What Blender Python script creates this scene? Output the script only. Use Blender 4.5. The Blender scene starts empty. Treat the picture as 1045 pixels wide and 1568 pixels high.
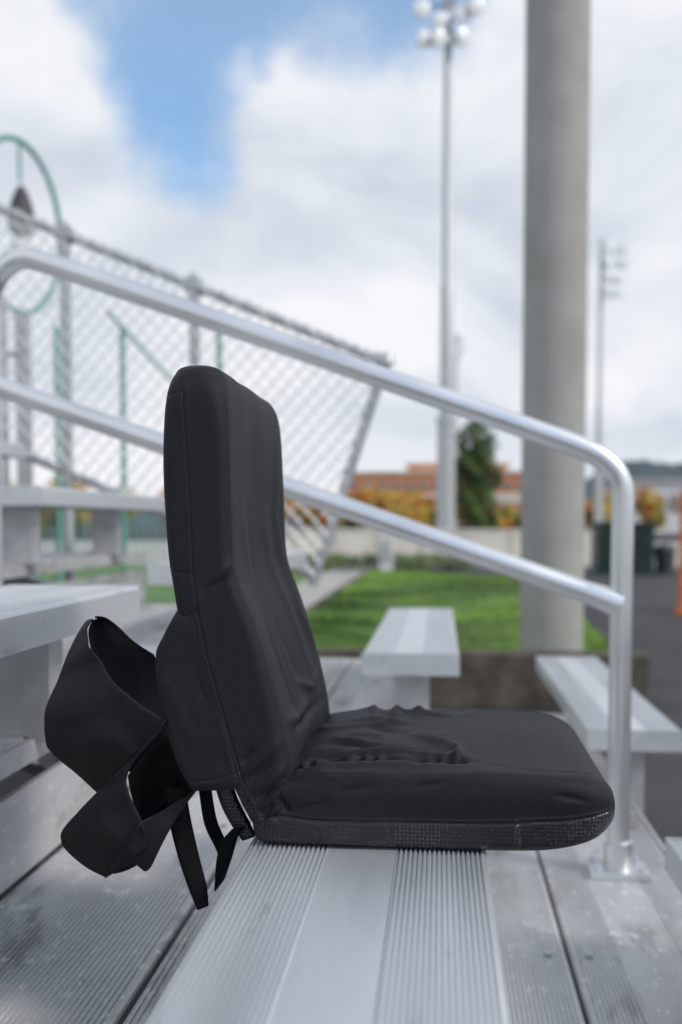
import bpy, bmesh, math, random
import numpy as np
from mathutils import Vector, Matrix
random.seed(7); np.random.seed(7)
scene = bpy.context.scene

# ---------------------------------------------------------------- materials
def mat(name):
    m = bpy.data.materials.new(name); m.use_nodes = True
    nt = m.node_tree; b = nt.nodes['Principled BSDF']
    return m, nt, b
def N(nt, t, **kw):
    n = nt.nodes.new(t)
    for k, v in kw.items():
        if k in n.inputs: n.inputs[k].default_value = v
        else: setattr(n, k, v)
    return n
def objcoord(nt, scale=(1,1,1)):
    tc = nt.nodes.new('ShaderNodeNewGeometry'); mp = nt.nodes.new('ShaderNodeMapping')
    mp.inputs['Scale'].default_value = scale
    nt.links.new(tc.outputs['Position'], mp.inputs['Vector']); return mp.outputs['Vector']
def simple(name, c1, c2=None, scale=5, rough=.6, metal=0, bump=0, bscale=None, stretch=(1,1,1), r2=None, detail=6, spec=.5, lo=.35, hi=.65, spots=None):
    m, nt, b = mat(name)
    b.inputs['Roughness'].default_value = rough
    b.inputs['Metallic'].default_value = metal
    b.inputs['Specular IOR Level'].default_value = spec
    if c2 is None: c2 = tuple(x*.8 for x in c1)
    v = objcoord(nt, stretch)
    n = N(nt, 'ShaderNodeTexNoise', Scale=scale, Detail=detail); nt.links.new(v, n.inputs['Vector'])
    r = N(nt, 'ShaderNodeValToRGB'); r.color_ramp.elements[0].position = lo; r.color_ramp.elements[1].position = hi
    r.color_ramp.elements[0].color = (*c1, 1); r.color_ramp.elements[1].color = (*c2, 1)
    nt.links.new(n.outputs['Fac'], r.inputs['Fac']); col = r.outputs['Color']
    if spots:   # (scale, threshold, colour, stretch) dirt / scuffs
        for sc_, th, cc, st in spots:
            v2 = objcoord(nt, st); n3 = N(nt, 'ShaderNodeTexNoise', Scale=sc_, Detail=8, Roughness=.7); nt.links.new(v2, n3.inputs['Vector'])
            mr = N(nt,'ShaderNodeMapRange'); mr.inputs['From Min'].default_value=th; mr.inputs['From Max'].default_value=th+.09
            nt.links.new(n3.outputs['Fac'], mr.inputs['Value'])
            mx = nt.nodes.new('ShaderNodeMix'); mx.data_type='RGBA'
            mx.inputs[7].default_value=(*cc,1); nt.links.new(mr.outputs['Result'], mx.inputs[0]); nt.links.new(col, mx.inputs[6]); col = mx.outputs[2]
    nt.links.new(col, b.inputs['Base Color'])
    if r2 is not None:
        mr = N(nt, 'ShaderNodeMapRange'); mr.inputs['From Min'].default_value = lo; mr.inputs['From Max'].default_value = hi
        mr.inputs['To Min'].default_value = rough; mr.inputs['To Max'].default_value = r2
        nt.links.new(n.outputs['Fac'], mr.inputs['Value']); nt.links.new(mr.outputs['Result'], b.inputs['Roughness'])
    if bump:
        n2 = N(nt, 'ShaderNodeTexNoise', Scale=bscale or scale*8, Detail=5); nt.links.new(v, n2.inputs['Vector'])
        bp = N(nt, 'ShaderNodeBump', Strength=bump, Distance=.01)
        nt.links.new(n2.outputs['Fac'], bp.inputs['Height']); nt.links.new(bp.outputs['Normal'], b.inputs['Normal'])
    return m

M_alu = simple('aluminum_plank', (.64,.665,.69), (.72,.74,.76), scale=3, rough=.38, r2=.47, metal=.6, bump=.0, stretch=(6,.6,6),
   spots=[(30,.60,(.55,.56,.57),(1,.35,1)),(90,.64,(.82,.82,.82),(1,.2,1)),(220,.66,(.45,.46,.47),(1,.08,1))])
M_deck = simple('aluminum_deck_worn', (.45,.45,.445), (.60,.60,.60), scale=2.2, rough=.46, r2=.58, metal=.4, bump=.0, stretch=(3,1,3),
   spots=[(12,.54,(.33,.327,.32),(1,.3,1)),(60,.57,(.78,.78,.77),(1,.5,1)),(35,.63,(.18,.175,.17),(1,.8,1)),(5,.60,(.64,.64,.64),(1,.5,1))])
M_rail = simple('aluminum_tube', (.74,.75,.77), (.82,.83,.84), scale=6, rough=.28, r2=.36, metal=.88)
M_galv = simple('galvanized_steel', (.44,.45,.46), (.56,.57,.58), scale=12, rough=.45, metal=.5)
M_wire = simple('galvanized_wire', (.58,.59,.61), (.66,.67,.69), scale=12, rough=.4, metal=.4)
M_conc = simple('column_concrete', (.36,.35,.32), (.44,.43,.40), scale=3, rough=.9, bump=.3, bscale=60, spots=[(45,.60,(.24,.23,.21),(1,1,1))])
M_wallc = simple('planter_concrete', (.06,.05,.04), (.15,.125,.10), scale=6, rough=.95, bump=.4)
M_asph = simple('asphalt', (.036,.036,.039), (.060,.058,.058), scale=1.5, rough=.9, bump=.4, bscale=80)
M_path = simple('path_concrete', (.36,.34,.31), (.44,.42,.39), scale=2, rough=.9)
M_green = simple('teal_paint', (.12,.36,.29), (.18,.42,.35), scale=4, rough=.5)
M_dark = simple('dark_metal', (.05,.05,.055), (.07,.07,.075), scale=6, rough=.5)
M_white = simple('white_paint', (.75,.75,.74), (.82,.82,.8), scale=4, rough=.5)
M_gbox = simple('dark_green_paint', (.012,.035,.028), (.02,.05,.04), scale=4, rough=.45)
M_orange = simple('orange_plastic', (.75,.16,.03), (.85,.22,.05), scale=4, rough=.5)
M_brick = simple('orange_brick', (.70,.26,.12), (.80,.38,.21), scale=2, rough=.9)
M_cream = simple('cream_wall', (.60,.56,.49), (.72,.68,.60), scale=1, rough=.9)
M_glass = simple('window_glass', (.28,.22,.20), (.34,.29,.26), scale=1, rough=.25)
M_roof = simple('roof_gray', (.45,.45,.46), (.52,.52,.53), scale=1, rough=.8)
M_hill = simple('forest_hills', (.055,.08,.09), (.09,.12,.135), scale=.06, rough=1, bump=.0)  # forest green lifted to blue-gray: distance haze painted into the base colour
M_soil = simple('lawn_base', (.07,.13,.025), (.14,.23,.04), scale=1.1, rough=1, bump=.3)
M_blade = simple('grass_blades', (.04,.10,.02), (.27,.44,.07), scale=1.1, rough=.8, lo=.42, hi=.58, stretch=(.5,1,1))  # wide dark/bright noise patches: shadow bands on the grass painted as colour
M_bark = simple('bark', (.06,.045,.035), (.1,.08,.06), scale=6, rough=.95)
M_ctree = simple('conifer_foliage', (.02,.05,.018), (.12,.18,.045), scale=.9, rough=.9, lo=.42, hi=.58)
def leafmat(name, cols):
    m, nt, b = mat(name); b.inputs['Roughness'].default_value = .8
    v = objcoord(nt); n = N(nt, 'ShaderNodeTexNoise', Scale=.5, Detail=3); nt.links.new(v, n.inputs['Vector'])
    r = N(nt, 'ShaderNodeValToRGB'); e = r.color_ramp.elements
    e[0].position = .34; e[0].color = (*cols[0],1); e[1].position = .66; e[1].color = (*cols[-1],1)
    for i, c in enumerate(cols[1:-1]):
        x = e.new(.34+.32*(i+1)/(len(cols)-1)); x.color = (*c,1)
    nt.links.new(n.outputs['Fac'], r.inputs['Fac']); nt.links.new(r.outputs['Color'], b.inputs['Base Color'])
    return m
M_autumn = leafmat('autumn_foliage', [(.12,.20,.05),(.28,.28,.06),(.64,.44,.07),(.64,.16,.05),(.15,.22,.05),(.72,.50,.10)])

m, nt, b = mat('floodlight_lens'); b.inputs['Base Color'].default_value = (.92,.94,.96,1); b.inputs['Roughness'].default_value = .2
M_lens = m

def fabric(name, base, rough, sc, strength, wr=.15, dots=False, spec=.35, sheen=0):
    m, nt, b = mat(name)
    b.inputs['Base Color'].default_value = (*base,1); b.inputs['Roughness'].default_value = rough
    b.inputs['Specular IOR Level'].default_value = spec
    b.inputs['Sheen Weight'].default_value = sheen; b.inputs['Sheen Roughness'].default_value=.5; b.inputs['Sheen Tint'].default_value=(.85,.92,1,1)
    v = objcoord(nt)
    n = N(nt, 'ShaderNodeTexNoise', Scale=sc, Detail=2); nt.links.new(v, n.inputs['Vector'])
    if dots:
        w = N(nt, 'ShaderNodeTexVoronoi', Scale=260.0, Randomness=.25); nt.links.new(v, w.inputs['Vector'])
        h = w.outputs['Distance']
        rr = N(nt, 'ShaderNodeValToRGB'); rr.color_ramp.elements[0].position=.12; rr.color_ramp.elements[1].position=.40
        rr.color_ramp.elements[1].color=(.003,.003,.004,1); rr.color_ramp.elements[0].color=(.055,.057,.062,1)
        nt.links.new(h, rr.inputs['Fac']); nt.links.new(rr.outputs['Color'], b.inputs['Base Color'])
        inv = N(nt,'ShaderNodeMath'); inv.operation='MULTIPLY'; inv.inputs[1].default_value=-1; nt.links.new(h, inv.inputs[0]); h=inv.outputs[0]
    else:
        h = n.outputs['Fac']
        rr = N(nt, 'ShaderNodeValToRGB'); rr.color_ramp.elements[0].position=.3; rr.color_ramp.elements[1].position=.7
        rr.color_ramp.elements[0].color=(*[x*.5 for x in base],1); rr.color_ramp.elements[1].color=(*[x*1.6 for x in base],1)
        nt.links.new(h, rr.inputs['Fac']); nt.links.new(rr.outputs['Color'], b.inputs['Base Color'])
    b1 = N(nt, 'ShaderNodeBump', Strength=strength, Distance=.0008); nt.links.new(h, b1.inputs['Height'])
    n2 = N(nt, 'ShaderNodeTexNoise', Scale=18, Detail=2, Distortion=1.0); nt.links.new(v, n2.inputs['Vector'])
    b2 = N(nt, 'ShaderNodeBump', Strength=wr, Distance=.004); nt.links.new(n2.outputs['Fac'], b2.inputs['Height'])
    nt.links.new(b1.outputs['Normal'], b2.inputs['Normal']); nt.links.new(b2.outputs['Normal'], b.inputs['Normal'])
    return m
M_fab = fabric('black_polyester', (.0085,.0087,.0100), .60, 1000, .7, wr=.04, spec=.29, sheen=.012)
M_mesh = fabric('black_grip_mesh', (.01,.01,.011), .34, 1500, 1.0, dots=True, spec=.6)
M_web = fabric('black_webbing', (.005,.005,.0055), .75, 900, .6, wr=.05, spec=.2)

# ---------------------------------------------------------------- builders
def cr(pts, n=8):
    P = [Vector(p) for p in pts]; out = []
    for i in range(len(P)-1):
        p0 = P[i-1] if i else P[0]*2-P[1]; p1, p2 = P[i], P[i+1]
        p3 = P[i+2] if i+2 < len(P) else P[-1]*2-P[-2]
        for k in range(n):
            t = k/n
            out.append(.5*((2*p1)+(p2-p0)*t+(2*p0-5*p1+4*p2-p3)*t*t+(3*p1-p0-3*p2+p3)*t**3))
    out.append(P[-1]); return out
class MB:
    def __init__(s): s.v=[]; s.f=[]; s.m=[]
    def box(s, x0,x1,y0,y1,z0,z1, mi=0, M=None):
        b=len(s.v)
        vs=[(x0,y0,z0),(x1,y0,z0),(x1,y1,z0),(x0,y1,z0),(x0,y0,z1),(x1,y0,z1),(x1,y1,z1),(x0,y1,z1)]
        if M: vs=[tuple(M@Vector(p)) for p in vs]
        s.v+=vs
        for q in ((0,3,2,1),(4,5,6,7),(0,1,5,4),(1,2,6,5),(2,3,7,6),(3,0,4,7)): s.f.append([b+i for i in q]); s.m.append(mi)
    def tube(s, pts, r, n=12, mi=0, caps=True):
        pts=[Vector(p) for p in pts]; k=len(pts); R=r if isinstance(r,(list,tuple)) else [r]*k
        b=len(s.v); u=None
        for i,p in enumerate(pts):
            t=(pts[min(i+1,k-1)]-pts[max(i-1,0)]).normalized()
            if u is None:
                u=t.cross(Vector((0,1,0)) if abs(t.y)<.9 else Vector((1,0,0))).normalized()
            u=(u-t*u.dot(t)).normalized(); w=t.cross(u)
            for j in range(n):
                a=2*math.pi*j/n; s.v.append(tuple(p+(u*math.cos(a)+w*math.sin(a))*R[i]))
        for i in range(k-1):
            for j in range(n):
                s.f.append([b+i*n+j, b+i*n+(j+1)%n, b+(i+1)*n+(j+1)%n, b+(i+1)*n+j]); s.m.append(mi)
        if caps:
            s.f.append([b+j for j in range(n)][::-1]); s.m.append(mi)
            s.f.append([b+(k-1)*n+j for j in range(n)]); s.m.append(mi)
    def prism(s, prof, y0, y1, mi=0):
        b=len(s.v); n=len(prof)
        s.v+=[(x,y0,z) for x,z in prof]+[(x,y1,z) for x,z in prof]
        for i in range(n):
            j=(i+1)%n; s.f.append([b+i,b+j,b+n+j,b+n+i]); s.m.append(mi)
        s.f.append([b+i for i in range(n)][::-1]); s.m.append(mi)
        s.f.append([b+n+i for i in range(n)]); s.m.append(mi)
    def obj(s, name, mats, smooth=False, parent=None, bevel=0, recalc=True):
        me=bpy.data.meshes.new(name); me.from_pydata([tuple(p) for p in s.v],[],s.f)
        for m in mats: me.materials.append(m)
        me.polygons.foreach_set('material_index', s.m)
        me.update()
        if recalc:
            bm=bmesh.new(); bm.from_mesh(me); bmesh.ops.recalc_face_normals(bm, faces=bm.faces); bm.to_mesh(me); bm.free()
        if smooth:
            me.polygons.foreach_set('use_smooth',[True]*len(me.polygons))
            try: me.set_sharp_from_angle(angle=math.radians(40))
            except Exception: pass
        o=bpy.data.objects.new(name, me); scene.collection.objects.link(o)
        if parent: o.parent=parent
        if bevel:
            md=o.modifiers.new('bevel','BEVEL'); md.width=bevel; md.segments=2; md.limit_method='ANGLE'
        return o
def empty(name):
    e=bpy.data.objects.new(name,None); scene.collection.objects.link(e); return e

# ---------------------------------------------------------------- ground & setting
g=MB(); g.v=[(-1500,-300,-.81),(1500,-300,-.81),(1500,2500,-.81),(-1500,2500,-.81)]; g.f=[[0,1,2,3]]; g.m=[0]
g.obj('ground_asphalt',[M_asph])
g=MB(); g.v=[(-60,6.5,-.804),(-2.6,6.5,-.804),(-2.6,26,-.804),(-60,26,-.804)]; g.f=[[0,1,2,3]]; g.m=[0]
g.obj('lawn_field',[M_soil])
g=MB(); g.v=[(-2.6,4.4,-.806),(-1.27,4.4,-.806),(-1.27,26,-.806),(-2.6,26,-.806)]; g.f=[[0,1,2,3]]; g.m=[0]
g.obj('concrete_path',[M_path])
g=MB(); g.v=[(-60,26.2,-.802),(60,26.2,-.802),(60,60,-.802),(-60,60,-.802)]; g.f=[[0,1,2,3]]; g.m=[0]
g.obj('running_track_apron',[M_path])

bed=empty('grass_planter')
w=MB()
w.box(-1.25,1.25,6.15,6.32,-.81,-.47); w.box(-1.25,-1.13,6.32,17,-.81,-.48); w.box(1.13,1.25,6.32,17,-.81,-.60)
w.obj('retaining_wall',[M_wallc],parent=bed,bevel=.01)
def gz(x,y): return -.52+.05*math.sin(x*1.7+y*.6)+.16*math.exp(-((y-10.5)/3.0)**2)*(1-.3*abs(x))
w=MB(); nx,ny=24,60
for j in range(ny+1):
    for i in range(nx+1):
        x=-1.13+2.26*i/nx; y=6.32+10.7*j/ny; w.v.append((x,y,gz(x,y)))
for j in range(ny):
    for i in range(nx):
        a=j*(nx+1)+i; w.f.append([a,a+1,a+nx+2,a+nx+1]); w.m.append(0)
w.obj('grass_soil',[M_soil],smooth=True,parent=bed)
w=MB()
for _ in range(24000):
    x=random.uniform(-1.13,1.13); y=6.33+10.6*random.random()**1.5; z=gz(x,y)-.005
    cl_=.6+.8*max(0,math.sin(x*3.1+1.7*math.sin(y*1.9))*math.sin(y*2.3+x))
    h=random.uniform(.02,.06)*cl_; a=random.random()*6.28; dx,dy=math.cos(a)*.007,math.sin(a)*.007
    b=len(w.v); w.v+=[(x-dx,y-dy,z),(x+dx,y+dy,z),(x+random.uniform(-.03,.03),y+random.uniform(-.03,.03),z+h)]
    w.f.append([b,b+1,b+2]); w.m.append(0)
w.obj('grass',[M_blade],parent=bed,recalc=False)

# ---------------------------------------------------------------- bleachers
SP,RI=.57,.21
def plank_profile(x0,x1,zt,th,secs,pitch,dep):
    W=x1-x0; pts=[(x0,zt-th),(x0,zt-.006),(x0+.002,zt-.002),(x0+.006,zt)]
    for a,b,rib in secs:
        xa,xb=x0+W*a,x0+W*b
        if rib:
            n=max(2,int((xb-xa)/pitch)); p=(xb-xa)/n
            for i in range(n):
                q=xa+i*p; pts+=[(q+.12*p,zt),(q+.24*p,zt-dep),(q+.62*p,zt-dep),(q+.74*p,zt)]
        else: pts+=[(xa+.001,zt-.0006),(xb-.001,zt-.0006)]
    pts+=[(x1-.006,zt),(x1-.002,zt-.002),(x1,zt-.006),(x1,zt-th)]
    pts+=[(x1-.004,zt-th),(x1-.004,zt-.01),(x0+.004,zt-.01),(x0+.004,zt-th)]
    return pts
def bench(k,y0,y1,legs,zfoot):
    x0=-.19-SP*k; x1=x0+.237; z=RI*k; th=.052
    m=MB(); m.prism(plank_profile(x0,x1,z,th,[(.02,.345,1),(.345,.63,0),(.63,.98,1)],.0046,.0026),y0,y1)
    m.box(x0-.001,x1+.001,y0-.003,y0-.0002,z-th-.001,z+.001); m.box(x0-.001,x1+.001,y1+.0002,y1+.003,z-th-.001,z+.001)
    xc=(x0+x1)/2
    for y in legs:
        m.box(xc-.095,xc+.095,y-.03,y+.03,z-th-.005,z-th-.0005,1)
        m.box(xc-.045,xc+.045,y-.028,y-.022,zfoot,z-th-.005,1); m.box(xc-.045,xc-.039,y-.022,y+.03,zfoot,z-th-.005,1); m.box(xc+.039,xc+.045,y-.022,y+.03,zfoot,z-th-.005,1)
        m.box(xc-.08,xc+.08,y-.035,y+.035,zfoot,zfoot+.006,1)
        for sx in (-.065,.065): m.tube([(xc+sx,y,zfoot+.006),(xc+sx,y,zfoot+.014)],.008,6,1)
    return m.obj('bleacher_bench',[M_alu,M_galv])
for k in range(-1,7):
    zf = -.805 if k<0 else -.22+RI*k
    yend = {0:1.60}.get(k,1.72)
    bench(k,-1.2,yend,[yend-.2,.1] if k!=0 else [yend-.25],zf)
    ys={-1:2.62,0:2.46,1:2.58,2:2.70}.get(k,2.7)
    bench(k,ys,{-1:4.05,0:3.78}.get(k,3.95),[ys+.14,3.6],zf)
dk=MB()
for k in range(0,8):
    z=-.43+RI*k; s=-SP*k
    for a,b in ((-.058,.2215),(.2285,.508)):
        dk.prism(plank_profile(a+s,b+s,z,.035,[(.03,.30,1),(.30,.68,0),(.68,.97,1)] if a>0 else [(.03,.97,1)],.0075,.0024),-1.3,4.0)
    zb = z-RI if k else -.80
    dk.box(.5105+s,.520+s,-1.3,4.0,zb+.012,(zb+.142) if k else z-.06,0)
    dk.box(.512+s,.522+s,-1.3,4.0,z-.035,z-.001,0)
    for yb in (.35,1.0,1.75,2.9):
        for xb in (-.03,.19,.26,.48): dk.tube([(xb+s,yb,z),(xb+s,yb,z+.004)],.007,6,1)
for y in (-.9,.6,2.0,3.0,3.9):
    b=len(dk.v)
    dk.v+=[(.45,y-.03,-.66),(.45,y+.03,-.66),(-4.0,y+.03,.97),(-4.0,y-.03,.97),(.45,y-.03,-.76),(.45,y+.03,-.76),(-4.0,y+.03,.87),(-4.0,y-.03,.87)]
    for q in ((0,1,2,3),(7,6,5,4),(0,4,5,1),(1,5,6,2),(2,6,7,3),(3,7,4,0)): dk.f.append([b+i for i in q]); dk.m.append(1)
    for x in (.3,-1.2,-2.6,-3.9): dk.box(x-.03,x+.03,y-.03,y+.03,-.81,-.68-(x-.45)*.366,1)
dk.obj('bleacher_decking',[M_deck,M_galv])

# ---------------------------------------------------------------- centre aisle handrail
h=MB(); Y=2.18; R=.0235
up=[(-1.00,Y,-.0),(-1.00,Y,.4),(-1.00,Y,.77),(-.992,Y,.825),(-.968,Y,.872),(-.92,Y,.899),(-.85,Y,.884),(-.6,Y,.797),(-.2,Y,.655),(.2,Y,.512),(.30,Y,.474),(.345,Y,.448),(.373,Y,.412),(.381,Y,.36),(.381,Y,.2),(.381,Y,-.2),(.381,Y,-.425)]
h.tube(cr(up,8),R,20)
h.tube([(-1.00,Y,.629),(.381,Y,.147)],R*.97,20)
h.tube([(.30,Y,.175),(.378,Y,.1475)],[R*.97,R*1.25],20)
for px,pz in ((.381,-.43),(-1.00,-.01)):
    h.tube([(px,Y,pz+.012),(px,Y,pz+.07)],R*1.3,20); h.box(px-.062,px+.062,Y-.045,Y+.045,pz+.0005,pz+.014)
    for sx in (-.045,.045):
        for sy in (-.03,.03): h.tube([(px+sx,Y+sy,pz+.014),(px+sx,Y+sy,pz+.024)],.008,6)
h.obj('aisle_handrail',[M_rail],smooth=True)

# ---------------------------------------------------------------- chain link guard fence
f=empty('chain_link_fence'); FY=4.09
zt=lambda x:.958-.41*(x+.22)
fr=MB()
fr.tube([(-.20,FY,zt(-.20)),(-3.6,FY,zt(-3.6))],.019,12)
fr.tube([(-.215,FY,.985),(-.52,FY,.06)],.021,12)
fr.tube([(-.50,FY,.10),(-3.6,FY,1.37)],.018,12)
for x in (-1.0,-1.54,-2.2,-3.0):
    fr.tube([(x,FY,-.3),(x,FY,zt(x)+.03)],.022,12); fr.tube([(x,FY,zt(x)+.025),(x,FY,zt(x)+.055)],[.03,.012],12)
fr.tube([(-.215,FY,.955),(-.21,FY,1.0)],[.032,.014],12)
for x in (-1.0,-1.54,-.24): fr.tube([(x-.03,FY,zt(x)+.012),(x+.03,FY,zt(x)-.012)],.031,12)
fr.obj('frame',[M_galv],smooth=True,parent=f)
wm=MB()
def inside(x,z):
    t=zt(x); return -3.5<x and z<t+.03 and z>t-.97 and z>.08 and x < -.22+(z-.958)*.33
for sg in (1,-1):
    c=-6.0
    while c<6.0:
        seg=[]
        for i in range(700):
            x=-3.5+i*.005; z=sg*1.1*x+c
            if inside(x,z): seg.append((x,z))
        if len(seg)>3:
            a,b=seg[0],seg[-1]; oy=.003*sg
            wm.tube([(a[0],FY-.026+oy,a[1]),(b[0],FY-.026+oy,b[1])],.0028,4,caps=False)
        c+=.074
wm.obj('wire_mesh',[M_wire],parent=f)

# ---------------------------------------------------------------- teal fence behind the stand
tf=MB()
for x in (-2.55,-2.1,-1.45):
    tf.tube([(x,6.6,-.81),(x,6.6,1.62)],.020,10)
tf.tube([(-2.2,6.6,1.72),(-1.62,6.6,1.1)],.016,10); tf.tube([(-4.2,6.6,.42),(-1.2,6.6,.42)],.018,10); tf.tube([(-4.2,6.6,-.35),(-1.2,6.6,-.35)],.018,10)
for i in range(66):
    x=-4.2+i*.045; tf.tube([(x,6.6,-.35),(x,6.6,.42)],.005,5)
tf.obj('teal_metal_fence',[M_green],smooth=True)
tf=MB()
for x,hh in ((-3.05,1.9),(-2.88,1.75)): tf.tube([(x,6.9,-.81),(x,6.9,hh)],.03,12)
tf.tube([(-3.05,6.9,1.5),(-2.88,6.9,1.5)],.02,8)
tf.obj('gray_sign_posts',[M_galv],smooth=True)

rl=empty('ring_lamp_post'); t=MB(); cx,cy,cz=-3.82,9,3.0
ring=[(cx+.20*math.cos(a),cy+.5*math.cos(a),cz+.77*math.sin(a)) for a in [2*math.pi*i/48 for i in range(49)]]
t.tube(ring,.026,10); t.tube([(cx,cy,-.81),(cx,cy,cz-.77)],.05,12,1); t.tube([(cx+.02,cy+.0,cz+.75),(cx+.02,cy,cz+.4)],.015,8)
t.obj('ring_frame',[M_green,M_galv],smooth=True,parent=rl)
t=MB(); t.tube([(cx+.03,cy,cz+.36),(cx+.03,cy,cz+.30),(cx+.03,cy,cz+.18),(cx+.03,cy,cz+.03)],[.02,.06,.10,.13],16)
t.obj('lamp_shade',[M_dark],smooth=True,parent=rl)
t=MB(); 
for zc,rr in ((cz+.02,.125),(cz-.22,.10)):
    t.tube([(cx+.03,cy,zc+rr*math.cos(a)) for a in [math.pi*i/10 for i in range(11)]],[max(.002,rr*math.sin(math.pi*i/10)) for i in range(11)],14)
t.obj('lamp_globes',[M_white],smooth=True,parent=rl)

# ---------------------------------------------------------------- concrete column
c=MB(); c.tube([(.715,6.6,-.81),(.715,6.6,-.5),(.715,6.6,3),(.715,6.6,9)],.20,48); c.tube([(.715,6.6,-.81),(.715,6.6,-.55)],[.27,.25],40)
c.obj('concrete_column',[M_conc],smooth=True)

# ---------------------------------------------------------------- stadium lights
def stadium_light(x,y,top,lamps,base_r=.3,sc=1.0,first=True):
    p=empty('stadium_light_pole'); m=MB()
    m.tube([(x,y,-.81),(x,y,3.6),(x,y,3.65),(x,y,top*.42),(x,y,top*.425),(x,y,top)],[base_r,base_r*.97,base_r*.72,base_r*.68,base_r*.55,base_r*.42],20)
    m.tube([(x,y,3.5),(x,y,3.7)],base_r*1.08,20)
    zs=sorted(set(round(l[1],2) for l in lamps))
    for z in zs:
        xs=[l[0] for l in lamps if round(l[1],2)==z]
        m.tube([(x+min(min(xs),0)-.1,y,z),(x+max(max(xs),0)+.1,y,z)],.05*sc,8)
    m.obj('pole_and_crossarms',[M_galv],smooth=True,parent=p)
    hd=MB(); ln=MB()
    for lx,lz in lamps:
        c=Vector((x+lx,y-.25,lz-.22)); d=Vector((random.uniform(-.1,.7),-1,-.05)).normalized()
        hd.tube([c-d*.42*sc,c-d*.3*sc,c-d*.05*sc,c+d*.08*sc],[.07*sc,.12*sc,.25*sc,.29*sc],16)
        hd.tube([Vector((x+lx,y,lz)),c-d*.2*sc],.035*sc,6)
        ln.tube([c+d*.081*sc,c+d*.10*sc,c+d*.115*sc],[.27*sc,.22*sc,.05*sc],16)
    hd.obj('lamp_heads',[M_galv],smooth=True,parent=p); ln.obj('lamp_lenses',[M_lens],smooth=True,parent=p)
stadium_light(.17,33,18.6,[(-.85,16.6),(-.25,16.2),(.42,16.4),(.85,16.6),(-.75,15.7),(-.3,15.7),(.45,15.7),(.75,17.5),(.1,17.5),(-.4,17.5),(-.85,17.5),(.8,18.3),(-.7,18.3),(0,18.3)])
stadium_light(9.1,60,16.5,[(.5,16),(1.1,16),(.4,15.2),(1.1,15.2),(.5,14.4),(1.0,14.4),(.4,13.6),(.9,13.6)],base_r=.28,sc=1.1)
stadium_light(1.6,110,20.5,[(-.3,20),(.5,20),(-.2,19),(.6,19),(.2,18.2)],base_r=.4,sc=1.4)

# ---------------------------------------------------------------- distance
b=empty('brick_building'); m=MB()
m.box(-8.5,9,90,105,-.81,4.6,0); m.box(-8.8,9.3,89.8,105.2,4.6,4.85,2)
m.box(-3,6,92,104,4.86,5.5,0); m.box(-3.2,6.2,91.8,104.2,5.5,5.7,2)
m.box(-8.5,9,89.90,89.99,2.0,2.9,2); m.box(-8.5,9,89.93,89.99,-.8,.3,2)
m.obj('walls',[M_brick,M_glass,M_cream],parent=b)
m=MB()
for i in range(14):
    x=-8+i*1.22; m.box(x,x+.8,89.9,89.97,3.2,3.9,0); m.box(x,x+.8,89.9,89.97,.9,1.6,0)
m.obj('windows',[M_glass],parent=b)
b=empty('white_building'); m=MB(); m.box(20,40,110,125,-.81,4.6,0); m.box(19.6,40.4,109.6,125.4,4.6,4.9,1)
m.obj('walls',[M_white,M_roof],parent=b)
m=MB()
for i in range(12): m.box(20.8+i*1.6,21.9+i*1.6,109.9,109.98,1.5,3.2,0)
m.obj('windows',[M_glass],parent=b)
m=MB()
m.box(-7,5.5,30,30.2,-.81,.05); m.box(-7.05,5.55,29.97,30.23,.05,.12)
m.box(7.5,14,30,30.2,-.81,-.05); m.box(7.45,14.05,29.97,30.23,-.05,.02)
for i in range(10): m.box(-7+i*1.3,-6.9+i*1.3,29.94,29.99,-.81,.04)
m.obj('cream_perimeter_wall',[M_cream])
m=MB()
m.box(-1.2,-.94,20,20.22,-.81,.0); m.box(-1.24,-.9,19.96,20.26,.0,.06); m.box(-1.17,-.97,19.985,19.998,-.5,-.1,1)
m.obj('white_utility_pedestal',[M_white,M_galv],bevel=.01)
m=MB()
m.box(3.4,4.6,22.4,23.4,-.78,.26); m.box(3.35,4.65,22.35,23.45,.26,.33)
for i in range(8): m.box(3.48,4.52,22.37,22.398,-.65+i*.11,-.60+i*.11)
m.box(3.3,4.7,22.3,23.5,-.81,-.76)
m.obj('green_utility_cabinet',[M_gbox],bevel=.01)
m=MB(); m.tube([(4.95,23,-.81),(4.95,23,-.3),(4.95,23,-.28),(4.95,23,-.2),(4.95,23,-.14)],[.19,.23,.25,.22,.08],16)
m.obj('trash_can',[M_dark],smooth=True)
m=MB(); m.tube([(2.98,12.8,-.81),(2.98,12.8,.72)],.055,14); m.tube([(2.98,12.8,-.81),(2.98,12.8,-.76)],.10,14); m.tube([(4.4,12.9,-.81),(4.4,12.9,.72)],.055,14)
m.tube([(4.4,12.9,-.81),(4.4,12.9,-.76)],.17,14)
for i in range(22): m.tube([(3.0,12.8,-.65+i*.062),(4.4,12.9,-.65+i*.062)],.008,5)
for i in range(24): m.tube([(3.0+i*.06,12.8+i*.0043,-.65),(3.0+i*.06,12.8+i*.0043,.65)],.008,5)
m.obj('orange_safety_fence',[M_orange],smooth=True)
m=MB(); n=240
for i in range(n+1):
    x=-500+1100*i/n
    hh=9+24/(1+math.exp(-(x-78)/14))+3*math.sin(x*.031)+1.5*math.sin(x*.13+1)+random.uniform(-1,1)
    m.v+=[(x,480,-.81),(x,520,hh*.7),(x,560,hh*1.1),(x,700,hh*.9)]
for i in range(n):
    for j in range(3):
        a=i*4+j; m.f.append([a,a+4,a+5,a+1]); m.m.append(0)
m.obj('forested_hills',[M_hill])

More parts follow.
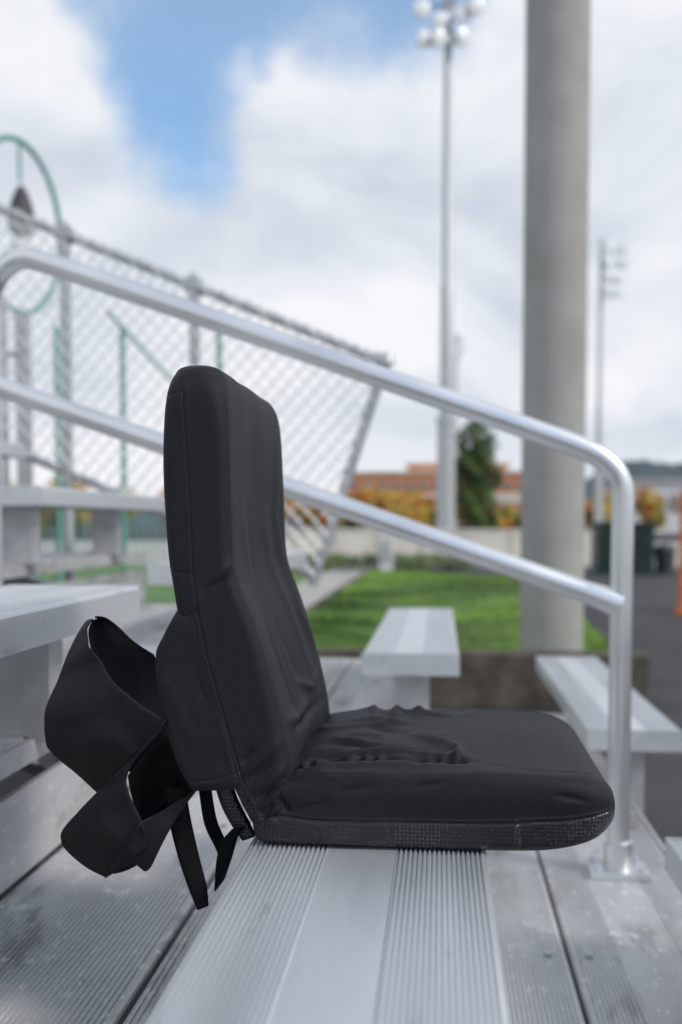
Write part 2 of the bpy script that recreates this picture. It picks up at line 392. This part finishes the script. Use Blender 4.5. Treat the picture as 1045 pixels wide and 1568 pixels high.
def leafcloud(m,c,rad,n,size,mi=0,cone=False):
    for _ in range(n):
        while True:
            p=Vector((random.uniform(-1,1),random.uniform(-1,1),random.uniform(-1,1)))
            if cone:
                env=(1-max(0,p.z)**1.6)**.6*(.80+.2*min(1,1+p.z)) if p.z<1 else 0
                if (p.x**2+p.y**2)**.5 < env*(.74+.34*math.sin(p.z*11+3*math.atan2(p.y,p.x)+p.x*3)): break
            elif .25<p.length<1+.15*math.sin(7*p.x+5*p.z): break
        q=Vector((c[0]+p.x*rad[0],c[1]+p.y*rad[1],c[2]+p.z*rad[2]))
        a=Vector((random.gauss(0,1),random.gauss(0,1),random.gauss(0,1))).normalized(); b2=a.orthogonal().normalized()
        s=size*random.uniform(.6,1.3); k=len(m.v)
        m.v+=[tuple(q-a*s),tuple(q+b2*s*.6),tuple(q+a*s),tuple(q-b2*s*.6)]; m.f.append([k,k+1,k+2,k+3]); m.m.append(mi)
t=MB(); t.tube([(2.05,60,-.81),(2.05,60,2),(2.05,60,6.2)],[.2,.13,.03],10,1)
for i in range(16):
    a=i*2.4; z=.4+i*.33; L=1.1*(1-i/18); t.tube([(2.05,60,z),(2.05+math.cos(a)*L,60+math.sin(a)*L,z+.1)],[.05,.01],6,1)
leafcloud(t,(2.0,60,3.2),(1.6,1.5,3.6),5600,.13,0,True)
t.obj('conifer_tree',[M_ctree,M_bark],recalc=False)
t=MB()
def trees(x0,x1,y,zmax,n):
    for i in range(n):
        x=random.uniform(x0,x1); yy=y+random.uniform(-3,3); hgt=(zmax+.8)*random.uniform(.55,1.0); r=hgt*random.uniform(.3,.42)
        t.tube([(x,yy,-.81),(x+.1,yy,-.81+hgt*.6)],[.12,.05],6,1)
        for q in range(3): t.tube([(x,yy,-.81+hgt*.3),(x+random.uniform(-.6,.6)*r,yy+random.uniform(-.5,.5)*r,-.81+hgt*.75)],[.05,.02],5,1)
        for q in range(5):
            leafcloud(t,(x+random.uniform(-.6,.6)*r,yy+random.uniform(-.5,.5)*r,-.81+hgt*random.uniform(.4,.8)),(r*.6,r*.6,hgt*.22),170,.16)
trees(-40,-7.5,75,4.0,30); trees(-8,-2.2,72,3.3,12); trees(-4.2,-.3,70,2.8,7); trees(2,6,72,1.8,6); trees(9,30,75,3.5,20)
t.obj('distant_autumn_trees',[M_autumn,M_bark],recalc=False)
t=MB()
for i in range(26): leafcloud(t,(-4.6+i*.21,23.5+random.uniform(-.2,.2),-.6),(.3,.3,.22),160,.04)
t.obj('low_hedge',[M_ctree],recalc=False)

# ---------------------------------------------------------------- stadium seat (folding cushion seat)
S=empty('folding_stadium_seat')
def PX(a): return (a-679)*.000633
def PZ(b): return (1299-b)*.000643
def P3(a,b,y):
    a-=13*min(1,max(0,(250-a)/180)); b+=14*min(1,max(0,(b-1000)/300))
    s=y/.975; return (PX(a)*s, y, .32-(b-801.5)*.000643*s)
Y0,Y1=.972,1.315
def interp(tab, n):
    A=np.array(tab,float); k=len(A); out=[]
    seg=np.linalg.norm(np.diff(A[:,:3],axis=0),axis=1); cum=np.concatenate([[0],np.cumsum(seg)])
    for s in np.linspace(0,cum[-1],n):
        i=min(np.searchsorted(cum,s,side='right')-1,k-2); u=(s-cum[i])/max(seg[i],1e-9)
        h=lambda j:A[max(0,min(k-1,j))]
        m1=(h(i+1)-h(i-1))/max(1e-9,(cum[min(k-1,i+1)]-cum[max(0,i-1)]))*seg[i]
        m2=(h(i+2)-h(i))/max(1e-9,(cum[min(k-1,i+2)]-cum[i]))*seg[i]
        out.append((2*u**3-3*u**2+1)*h(i)+(u**3-2*u**2+u)*m1+(-2*u**3+3*u**2)*h(i+1)+(u**3-u**2)*m2)
    return np.array(out)
def rrect(a0,a1,b0,b1,r,na,nb,nc):
    r=min(r,(a1-a0)*.48,(b1-b0)*.48); p=[]
    def arc(ca,cb,t0): 
        for i in range(nc): t=t0+math.pi/2*i/nc; p.append((ca+r*math.cos(t),cb+r*math.sin(t)))
    arc(a0+r,b0+r,math.pi)
    for i in range(na): p.append((a0+r+(a1-a0-2*r)*i/na,b0))
    arc(a1-r,b0+r,1.5*math.pi)
    for i in range(nb): p.append((a1,b0+r+(b1-b0-2*r)*i/nb))
    arc(a1-r,b1-r,0)
    for i in range(na//3): p.append((a1-r-(a1-a0-2*r)*i/(na//3),b1))
    arc(a0+r,b1-r,math.pi/2)
    for i in range(nb): p.append((a0,b1-r-(b1-b0-2*r)*i/nb))
    return p
def loft(rows, na,nb,nc, axis):
    V=[];ring=None
    for r in rows:
        s,a0,a1,ins,rad=r; y0=Y0+max(ins,0); y1=Y1-max(ins,0)*1.2
        pts=rrect(a0,a1,y0,y1,rad,na,nb,nc); ring=len(pts)
        for a,y in pts: V.append((a,y,s) if axis=='z' else (s,y,a))
    n=len(rows); F=[]
    for i in range(n-1):
        for j in range(ring): F.append((i*ring+j,i*ring+(j+1)%ring,(i+1)*ring+(j+1)%ring,(i+1)*ring+j))
    for i in (0,n-1):
        c=np.mean(V[i*ring:(i+1)*ring],axis=0); V.append(tuple(c)); ci=len(V)-1
        for j in range(ring): F.append((i*ring+j,i*ring+(j+1)%ring,ci))
    return V,F
def seg_d(P,a,b):
    a=np.array(a);b=np.array(b);d=b-a; t=np.clip(((P-a)@d)/(d@d),0,1)
    return np.linalg.norm(P-(a+t[:,None]*d),axis=1)
def poly_d(P,pl):
    return np.min([seg_d(P,pl[i],pl[i+1]) for i in range(len(pl)-1)],axis=0)
def fold(P,pl,w):
    pl=[np.array(p,float) for p in pl]; L=sum(np.linalg.norm(pl[i+1]-pl[i]) for i in range(len(pl)-1))
    best=np.full(len(P),1e9); tt=np.zeros(len(P)); acc=0
    for i in range(len(pl)-1):
        d=pl[i+1]-pl[i]; l=np.linalg.norm(d); t=np.clip(((P-pl[i])@d)/(d@d),0,1)
        dd=np.linalg.norm(P-(pl[i]+t[:,None]*d),axis=1); k=dd<best
        best[k]=dd[k]; tt[k]=(acc+t[k]*l)/L; acc+=l
    env=np.clip(np.sin(np.pi*np.clip(tt,.02,.98)),0,1)**.7
    return np.exp(-(best/w)**2)*env
_rs=np.random.RandomState(3)
def wnoise(P,freq,n=14):
    o=np.zeros(len(P)); 
    for _ in range(n):
        d=_rs.normal(size=3); d/=np.linalg.norm(d); o+=np.sin(P@d*freq*_rs.uniform(.6,1.5)+_rs.uniform(0,6.28)+1.5*np.sin(P@_rs.normal(size=3)*freq*.4))
    return o/math.sqrt(n)
def crease(P,freq):
    return 1-np.minimum(1,np.abs(wnoise(P,freq))*1.6)
def make_soft(name,V,F,disp,mats,matfn=None):
    me=bpy.data.meshes.new(name); me.from_pydata(V,[],F); 
    bm=bmesh.new(); bm.from_mesh(me); bmesh.ops.recalc_face_normals(bm,faces=bm.faces); bm.to_mesh(me); bm.free()
    n=len(me.vertices); co=np.empty(n*3); me.vertices.foreach_get('co',co); co=co.reshape(-1,3)
    no=np.array([tuple(v.normal) for v in me.vertices])
    co=co+no*disp(co,no)[:,None]
    me.vertices.foreach_set('co',co.ravel())
    for m in mats: me.materials.append(m)
    if matfn:
        for p in me.polygons: p.material_index=matfn(p.center)
    me.polygons.foreach_set('use_smooth',[True]*len(me.polygons)); me.update()
    o=bpy.data.objects.new(name,me); scene.collection.objects.link(o); o.parent=S
    return o
nearfold=lambda L:[[(PX(a),PZ(b)) for a,b in l] for l in L]
def mask(c): return np.clip((c-.25)/.4,0,1)

T=[(558,280,310,.030,.03),(560,272,322,.022,.03),(566,264,334,.013,.026),(580,258,344,.006,.022),(605,253,350,.001,.018),(650,250,353,0,.013),(720,248,355,0,.012),(800,251,357,0,.012),
   (860,256,360,0,.012),(895,262,368,0,.012),(950,272,390,0,.012),(1000,284,407,0,.012),(1060,300,424,0,.013),(1120,320,439,0,.014),(1170,340,448,0,.015),(1210,358,450,0,.015),(1250,376,446,.002,.015),(1280,392,432,.008,.014),(1292,402,424,.014,.01)]
rows=interp([(PZ(a),PX(b),PX(c),d,e) for a,b,c,d,e in T],330)
V,F=loft(rows,60,64,8,'z')
seam=nearfold([[(283,575),(286,640),(291,720),(295,800),(298,880),(306,940),(318,1000),(338,1070),(358,1140),(378,1205),(396,1260)]])[0]
edge=nearfold([[(345,580),(350,650),(353,760),(356,850),(364,880),(388,950),(405,1000),(420,1060),(434,1110)]])[0]
nf_neg=nearfold([[(310,918),(332,886)],[(378,1200),(405,1178),(430,1150)],[(395,1228),(420,1210),(442,1190)],[(402,1250),(430,1226),(448,1212)],[(412,1262),(446,1236)],[(326,900),(356,882)],[(372,1172),(392,1145)]])
nf_pos=nearfold([[(302,932),(325,895),(345,873),(361,860)],[(375,1188),(405,1160),(436,1132)],[(388,1215),(415,1196),(441,1172)],[(397,1242),(425,1220),(447,1200)],[(408,1257),(446,1224)]])
seams=nearfold([[(262,876),(298,880)],[(268,952),(306,936)],[(256,608),(283,604)]])
def bd(P,Nn):
    nm=mask(-Nn[:,1]); fm=mask(Nn[:,0]); XZ=P[:,[0,2]]; YZ=P[:,[1,2]]
    d=.0009*wnoise(P*np.array([1,1,.5]),28)
    low=np.clip((PZ(1080)-P[:,2])/.08,0,1)
    d+=low*.0003*wnoise(P*np.array([1,1,.45]),85)+low*.0012*crease(P*np.array([1,1,.8]),55)
    d+=.0005*crease(P*np.array([1,1,.3]),34)
    ds=poly_d(XZ,seam)
    d+=nm*(-.0009*np.exp(-(ds/.0012)**2)+.0008*np.exp(-(ds/.007)**2))
    d+=nm*-.0007*np.exp(-(poly_d(XZ,edge)/.0014)**2)
    for l in seams: d+=nm*-.0009*np.exp(-(poly_d(XZ,l)/.0013)**2)
    for l in nf_neg: d-=nm*.0026*fold(XZ,l,.0032)
    for l in nf_pos: d+=nm*.0034*fold(XZ,l,.0042)
    yc=(P[:,1]-1.14)/.15
    hol=np.clip((PZ(590)-P[:,2])/.13,0,1); hol=hol*hol*(3-2*hol)
    d+=fm*hol*(-.009*np.exp(-(yc/.62)**2))
    d+=fm*(.0055*np.exp(-((P[:,1]-1.285)/.022)**2)*hol)
    for l,a,w in (([(1.05,.34),(1.10,.20),(1.17,.09)],.0030,.014),([(1.10,.36),(1.14,.2),(1.21,.09)],-.0030,.014),([(1.20,.34),(1.22,.2),(1.25,.09)],.0030,.012),
                ([(1.04,.24),(1.07,.16),(1.13,.08)],-.003,.010),([(1.0,.12),(1.1,.105),(1.2,.11)],.0045,.007),([(1.05,.105),(1.15,.09),(1.27,.10)],-.0045,.006),
                ([(1.27,.42),(1.25,.33),(1.28,.24)],.003,.012),([(1.28,.25),(1.26,.21),(1.28,.16)],.004,.008),([(1.15,.14),(1.22,.12),(1.29,.14)],.004,.006)):
        d+=fm*a*fold(YZ,l,w)
    d+=fm*-.0010*np.exp(-((P[:,1]-.990)/.0018)**2)
    return d
make_soft('backrest',V,F,bd,[M_fab,M_mesh],lambda c:1 if (c.z<.075 and c.x<PX(372)+ (PZ(1190)-c.z)*.55 and c.y<1.3) else 0)

T=[(384,1262,1284,.02,.01),(390,1245,1291,.008,.012),(402,1226,1296,.002,.013),(425,1206,1297.5,0,.013),(460,1190,1297.5,0,.011),(520,1182,1297.5,0,.010),(620,1180,1297.5,0,.010),(720,1179,1297.5,0,.010),(790,1179,1297,0,.010),
   (840,1179,1295,.0,.011),(880,1181,1290,.001,.014),(912,1186,1283,.005,.018),(934,1197,1273,.013,.020),(947,1211,1261,.024,.018),(952,1225,1248,.035,.012)]
rows=interp([(PX(a),PZ(c),PZ(b),d,e) for a,b,c,d,e in T],360)
V,F=loft(rows,54,70,8,'x')
sp=nearfold([[(415,1244),(480,1251),(600,1252),(720,1250),(800,1246),(880,1240),(935,1230)]])[0]
sv=nearfold([[(795,1248),(801,1296)]])[0]
snn=nearfold([[(400,1262),(412,1290)],[(425,1215),(450,1240)],[(410,1220),(432,1262)],[(520,1210),(590,1198)],[(850,1205),(905,1215)],[(440,1200),(470,1192)],[(436,1222),(448,1246)],[(640,1200),(700,1190)],[(455,1240),(520,1222)]])
def sd(P,Nn):
    nm=mask(-Nn[:,1]); tm=mask(Nn[:,2]); XZ=P[:,[0,2]]; XY=P[:,[0,1]]
    d=.0008*wnoise(P,32)
    back=np.clip((.03-P[:,0])/.12,0,1)
    d+=tm*back*(.0010*wnoise(P*np.array([1,.7,1]),80)+.0030*crease(P*np.array([1,.8,1]),50))
    d+=tm*.0008*crease(P*np.array([1,.7,1]),30)+nm*.0007*crease(P*np.array([.6,1,1]),45)
    ds=poly_d(XZ,sp)
    d+=nm*(.0012*np.exp(-(ds/.0014)**2)-.0014*np.exp(-(poly_d(XZ,[(x,z-.003) for x,z in sp])/.0015)**2))
    d+=nm*(.0035*np.exp(-((P[:,2]-.055)/.016)**2))
    d+=nm*.0018*np.exp(-(poly_d(XZ,sv)/.002)**2)
    for l in snn: d-=nm*.0022*fold(XZ,l,.0032)
    gl=[(-.18,1.010),(-.10,1.028),(-.04,1.026),(.02,1.022)]
    g=poly_d(XY,gl); d+=tm*(-.010*np.exp(-(g/.0065)**2))
    d+=tm*-.0011*np.exp(-(poly_d(XY,[(.02,1.022),(.09,.992),(.15,.998)])/.0018)**2)
    d+=tm*.005*fold(XY,[(-.18,.995),(-.05,1.002),(.03,1.0)],.010)
    ph=np.sin(P[:,0]*300+2*np.sin(P[:,0]*90)); d+=tm*np.exp(-(g/.018)**2)*.0026*ph*np.clip((.03-P[:,0])/.05,0,1)
    for l,a,w in (([(.03,1.03),(-.02,1.055),(-.10,1.07)],.007,.008),([(.0,1.045),(-.05,1.08),(-.13,1.11)],-.005,.009),([(.025,1.03),(.01,1.09),(-.04,1.16)],.006,.009),([(-.03,1.14),(-.09,1.21)],-.004,.010),([(-.02,1.2),(-.11,1.25)],.0045,.010),([(-.05,1.045),(-.14,1.055)],-.005,.006),
                ([(.02,1.26),(-.07,1.29)],.005,.008),([(-.05,1.31),(-.06,1.24)],.007,.007),([(-.085,1.31),(-.08,1.24)],.007,.005),([(-.07,1.31),(-.07,1.26)],-.004,.005),([(-.02,1.31),(-.03,1.25)],.005,.007),([(.015,1.025),(.02,1.05),(.015,1.08)],.005,.004),([(-.06,1.09),(-.12,1.13)],.005,.007),([(.05,1.31),(.03,1.25)],.003,.008)):
        d+=tm*a*fold(XY,l,w)
    d+=tm*.006*np.exp(-((P[:,0]-.07)/.07)**2-((P[:,1]-1.15)/.1)**2)
    bm_=mask(-Nn[:,2]); d=d*(1-bm_)
    return d
def smf(c): return 1 if c.z < np.interp(c.x,[p[0] for p in sp],[p[1] for p in sp])-.001 and c.z>.0008 else 0
make_soft('seat_cushion',V,F,sd,[M_fab,M_mesh],smf)

T=[(936,270,300,.006,.006),(950,262,309,.001,.008),(975,248,314,.0,.010),(1002,236,320,-.0,.010),(1060,238,338,0,.010),(1120,252,356,0,.009),(1170,270,366,0,.008),(1200,286,371,0,.006),(1212,293,360,.002,.004)]
rows=interp([(PZ(a),PX(b),PX(c),d-0,e) for a,b,c,d,e in T],150)
oY0,oY1=Y0,Y1; Y0,Y1=.9695,1.29
V,F=loft(rows,50,40,8,'z'); Y0,Y1=oY0,oY1
hem=nearfold([[(286,1200),(330,1195),(368,1184)]])[0]
pc=nearfold([[(300,1020),(330,1100)],[(250,1030),(300,1150)],[(340,1150),(352,1190)]])
def pd(P,Nn):
    nm=mask(-Nn[:,1]); XZ=P[:,[0,2]]
    d=.0007*wnoise(P,36)+.0007*crease(P*np.array([1,1,.6]),36)
    d+=nm*-.001*np.exp(-(poly_d(XZ,hem)/.0013)**2)
    for i,l in enumerate(pc): d+=nm*(.0016 if i%2 else -.0012)*fold(XZ,l,.007)
    return d
make_soft('rear_pocket_cover',V,F,pd,[M_fab])

def patch(name,ra,rb,bulge=.01,nu=14,nv=16,mt=M_fab,th=.0022,wr=.0009,cz_=.0):
    A=cr([P3(*p) for p in ra],nu); m=len(A)
    Bf=cr([P3(*p) for p in rb],nu)
    B=[Bf[round(i*(len(Bf)-1)/(m-1))] for i in range(m)]
    V=[];F=[]
    for i in range(m):
        for j in range(nv+1):
            v=j/nv; p=A[i].lerp(B[i],v); p.y-=bulge*math.sin(math.pi*v)
            V.append(p)
    arr=np.array([tuple(p) for p in V]); w_=wnoise(arr,60)*wr; 
    if cz_: w_=w_-cz_*crease(arr,34)
    for i,p in enumerate(V): p.y+=w_[i]; p.x+=w_[i]*.45; p.z+=w_[i]*.25
    for i in range(m-1):
        for j in range(nv):
            a=i*(nv+1)+j; F.append((a,a+1,a+nv+2,a+nv+1))
    me=bpy.data.meshes.new(name); me.from_pydata([tuple(p) for p in V],[],F); me.materials.append(mt)
    me.polygons.foreach_set('use_smooth',[True]*len(F)); o=bpy.data.objects.new(name,me); scene.collection.objects.link(o); o.parent=S
    md=o.modifiers.new('s','SOLIDIFY'); md.thickness=th; md.offset=0
    return o
patch('hip_belt_flap',[(148,949,1.05),(132,960,1.045),(104,1020,1.03),(78,1072,1.015),(70,1098,1.01),(72,1124,1.01),(86,1152,1.02),(118,1182,1.02),(155,1212,1.02)],
      [(147,951,1.045),(140,972,1.02),(150,1008,1.0),(163,1035,.992),(184,1056,.985),(208,1076,.98),(230,1090,.975),(243,1098,.973),(252,1103,.972)],.002,10,26,wr=.0018,cz_=.006)
patch('hip_belt_inside',[(146,948,1.05),(162,950,1.06),(182,963,1.065),(205,985,1.07),(235,1005,1.08)],
      [(143,953,1.045),(138,978,1.03),(158,1036,1.012),(206,1084,1.01),(252,1108,1.005)],-.018,14,20,wr=.0012,cz_=.003)
patch('hip_belt_back',[(76,1085,1.03),(110,1075,1.08),(180,1080,1.1),(250,1090,1.1)],
      [(90,1158,1.03),(130,1190,1.06),(180,1180,1.09),(250,1180,1.1)],-.01)
patch('lower_belt_flap',[(252,1101,.972),(228,1131,.978),(205,1158,.985),(175,1188,.99),(152,1210,1.0),(120,1242,1.0),(96,1268,1.0),(90,1284,1.0),(98,1302,1.0),(128,1325,1.0),(160,1341,1.0)],
      [(253,1104,.973),(240,1122,.976),(222,1142,.98),(206,1162,.983),(196,1186,.985),(197,1205,.982),(203,1228,.98),(210,1248,.976),(216,1262,.975),(222,1276,.977),(224,1290,.98)],.002,10,26,wr=.0018,cz_=.006)
patch('lower_belt_inside',[(252,1104,.98),(262,1130,1.03),(285,1170,1.05),(300,1205,1.03)],
      [(196,1186,1.0),(202,1222,1.02),(214,1256,1.03),(240,1250,1.03)],-.015,wr=.0012,cz_=.003)
patch('belt_scallop',[(212,1256,.976),(240,1240,.985),(270,1222,.99),(300,1206,1.0)],
      [(160,1341,1.0),(200,1316,.99),(222,1329,.985),(246,1275,.99)],.006,cz_=.005)
patch('lower_belt_back',[(100,1280,1.02),(160,1270,1.06),(220,1250,1.06),(262,1240,1.05)],
      [(120,1320,1.02),(165,1336,1.03),(210,1318,1.04),(250,1270,1.04)],-.004)
def strap(name,c,w,mt=M_web):
    ra=[(a-w[i],b+ (4 if i else 0),y) for i,(a,b,y) in enumerate(c)]; rb=[(a+w[i],b-4,y+.004) for i,(a,b,y) in enumerate(c)]
    return patch(name,ra,rb,.001,8,4,mt,.0016,.0003)
strap('webbing_strap',[(266,1205,1.0),(274,1255,1.0),(288,1310,.995),(301,1355,.99),(309,1386,.985)],[17,17,16,14,9])
strap('webbing_strap_tail',[(312,1195,1.06),(322,1250,1.06),(338,1285,1.06),(348,1310,1.06)],[10,10,9,8])
strap('webbing_loop',[(366,1262,1.02),(352,1278,1.02),(344,1305,1.02),(336,1340,1.02),(330,1356,1.02)],[10,13,13,8,3])
strap('grip_strip',[(340,1185,1.03),(352,1220,1.03),(368,1250,1.03),(384,1275,1.03)],[14,14,14,11],M_mesh)

# ---------------------------------------------------------------- sun, sky
el,az=math.radians(40),math.radians(112)
sd_=Vector((math.sin(az)*math.cos(el),math.cos(az)*math.cos(el),math.sin(el)))
L=bpy.data.lights.new('sun','SUN'); L.energy=1.9; L.angle=math.radians(12); L.color=(1,.95,.88)
so=bpy.data.objects.new('sun',L); scene.collection.objects.link(so); so.rotation_euler=(-sd_).to_track_quat('-Z','Y').to_euler()

W=bpy.data.worlds.new('World'); scene.world=W; W.use_nodes=True; nt=W.node_tree; nt.nodes.clear()
out=nt.nodes.new('ShaderNodeOutputWorld'); mix=nt.nodes.new('ShaderNodeMixShader'); nt.links.new(mix.outputs[0],out.inputs[0])
sky=nt.nodes.new('ShaderNodeTexSky'); sky.sky_type='NISHITA'; sky.sun_disc=False; sky.sun_elevation=el; sky.sun_rotation=az
sky.ozone_density=1.4; sky.dust_density=.5
tint=nt.nodes.new('ShaderNodeMix'); tint.data_type='RGBA'; tint.blend_type='MULTIPLY'; tint.inputs[0].default_value=1; tint.inputs[7].default_value=(.85,1.22,1.35,1)
nt.links.new(sky.outputs[0],tint.inputs[6])
b1=nt.nodes.new('ShaderNodeBackground'); b1.inputs[1].default_value=.15; nt.links.new(tint.outputs[2],b1.inputs[0])
b2=nt.nodes.new('ShaderNodeBackground'); b2.inputs[1].default_value=1.0
nt.links.new(b1.outputs[0],mix.inputs[1]); nt.links.new(b2.outputs[0],mix.inputs[2])
tc=nt.nodes.new('ShaderNodeTexCoord')
def math_(op,a,b=None,clamp=False):
    n=nt.nodes.new('ShaderNodeMath'); n.operation=op; n.use_clamp=clamp
    for i,x in enumerate((a,b)):
        if x is None: continue
        if isinstance(x,(int,float)): n.inputs[i].default_value=x
        else: nt.links.new(x,n.inputs[i])
    return n.outputs[0]
def vm(op,a,b=None):
    n=nt.nodes.new('ShaderNodeVectorMath'); n.operation=op
    for i,x in enumerate((a,b)):
        if x is None: continue
        if isinstance(x,(tuple,list)): n.inputs[i].default_value=x
        else: nt.links.new(x,n.inputs[i])
    return n
gen=tc.outputs['Generated']
nz=nt.nodes.new('ShaderNodeTexNoise'); nz.inputs['Scale'].default_value=5.5; nz.inputs['Detail'].default_value=8; nz.inputs['Roughness'].default_value=.55
nt.links.new(gen,nz.inputs['Vector'])
off=vm('SUBTRACT',nz.outputs['Color'],(.5,.5,.5)); sc=vm('SCALE',off.outputs[0]); sc.inputs['Scale'].default_value=.20
p=vm('ADD',gen,sc.outputs[0]).outputs[0]
blue=None
for d,r in (((-.29,1,.62),.075),((-.285,1,.55),.055),((-.28,1,.50),.048),((-.275,1,.455),.045),((-.268,1,.41),.048),((-.255,1,.36),.045),((-.20,1,.56),.06),((-.19,1,.48),.03),((-.09,1,.60),.095),((-.055,1,.53),.075),((.9,.5,.8),.3),((-.9,.2,.7),.35),((.3,-.8,.7),.4),((0,.3,1),.3)):
    dv=Vector(d).normalized(); L_=vm('DISTANCE',p,tuple(dv)).outputs['Value']
    v=math_('DIVIDE',math_('SUBTRACT',r*1.6,L_),r*1.5,True)
    blue=v if blue is None else math_('ADD',blue,math_('MULTIPLY',v,math_('SUBTRACT',1.0,blue,True)))
sm=nt.nodes.new('ShaderNodeMapRange'); sm.interpolation_type='SMOOTHSTEP'; sm.inputs['From Max'].default_value=.9; nt.links.new(blue,sm.inputs['Value'])
cl=math_('SUBTRACT',1.0,math_('MULTIPLY',sm.outputs['Result'],.80),True)
nt.links.new(cl,mix.inputs[0])
n2=nt.nodes.new('ShaderNodeTexNoise'); n2.inputs['Scale'].default_value=3.6; n2.inputs['Detail'].default_value=7; n2.inputs['Roughness'].default_value=.52; n2.inputs['Distortion'].default_value=.4
mp=nt.nodes.new('ShaderNodeMapping'); mp.inputs['Scale'].default_value=(1,1,1.9); mp.inputs['Location'].default_value=(.4,.1,.3); nt.links.new(gen,mp.inputs[0]); nt.links.new(mp.outputs[0],n2.inputs['Vector'])
rp=nt.nodes.new('ShaderNodeValToRGB'); e=rp.color_ramp.elements
e[0].position=.34; e[0].color=(.60,.66,.76,1); e[1].position=.60; e[1].color=(.93,.94,.965,1); x=e.new(.47); x.color=(.78,.82,.885,1)
nt.links.new(n2.outputs['Fac'],rp.inputs[0]); nt.links.new(rp.outputs[0],b2.inputs[0])

# ---------------------------------------------------------------- camera
cam=bpy.data.cameras.new('camera'); co=bpy.data.objects.new('camera',cam); scene.collection.objects.link(co); scene.camera=co
co.location=(0,0,.32); co.rotation_euler=(math.radians(90-3),0,math.radians(5.6))
cam.sensor_fit='VERTICAL'; cam.sensor_height=36; cam.sensor_width=24; cam.lens=35.6; cam.shift_y=.062
cam.clip_start=.05; cam.clip_end=4000
cam.dof.use_dof=True; cam.dof.focus_distance=1.03; cam.dof.aperture_fstop=3.2; cam.dof.aperture_blades=9
scene.view_settings.view_transform='Standard'; scene.view_settings.look='None'; scene.view_settings.exposure=0
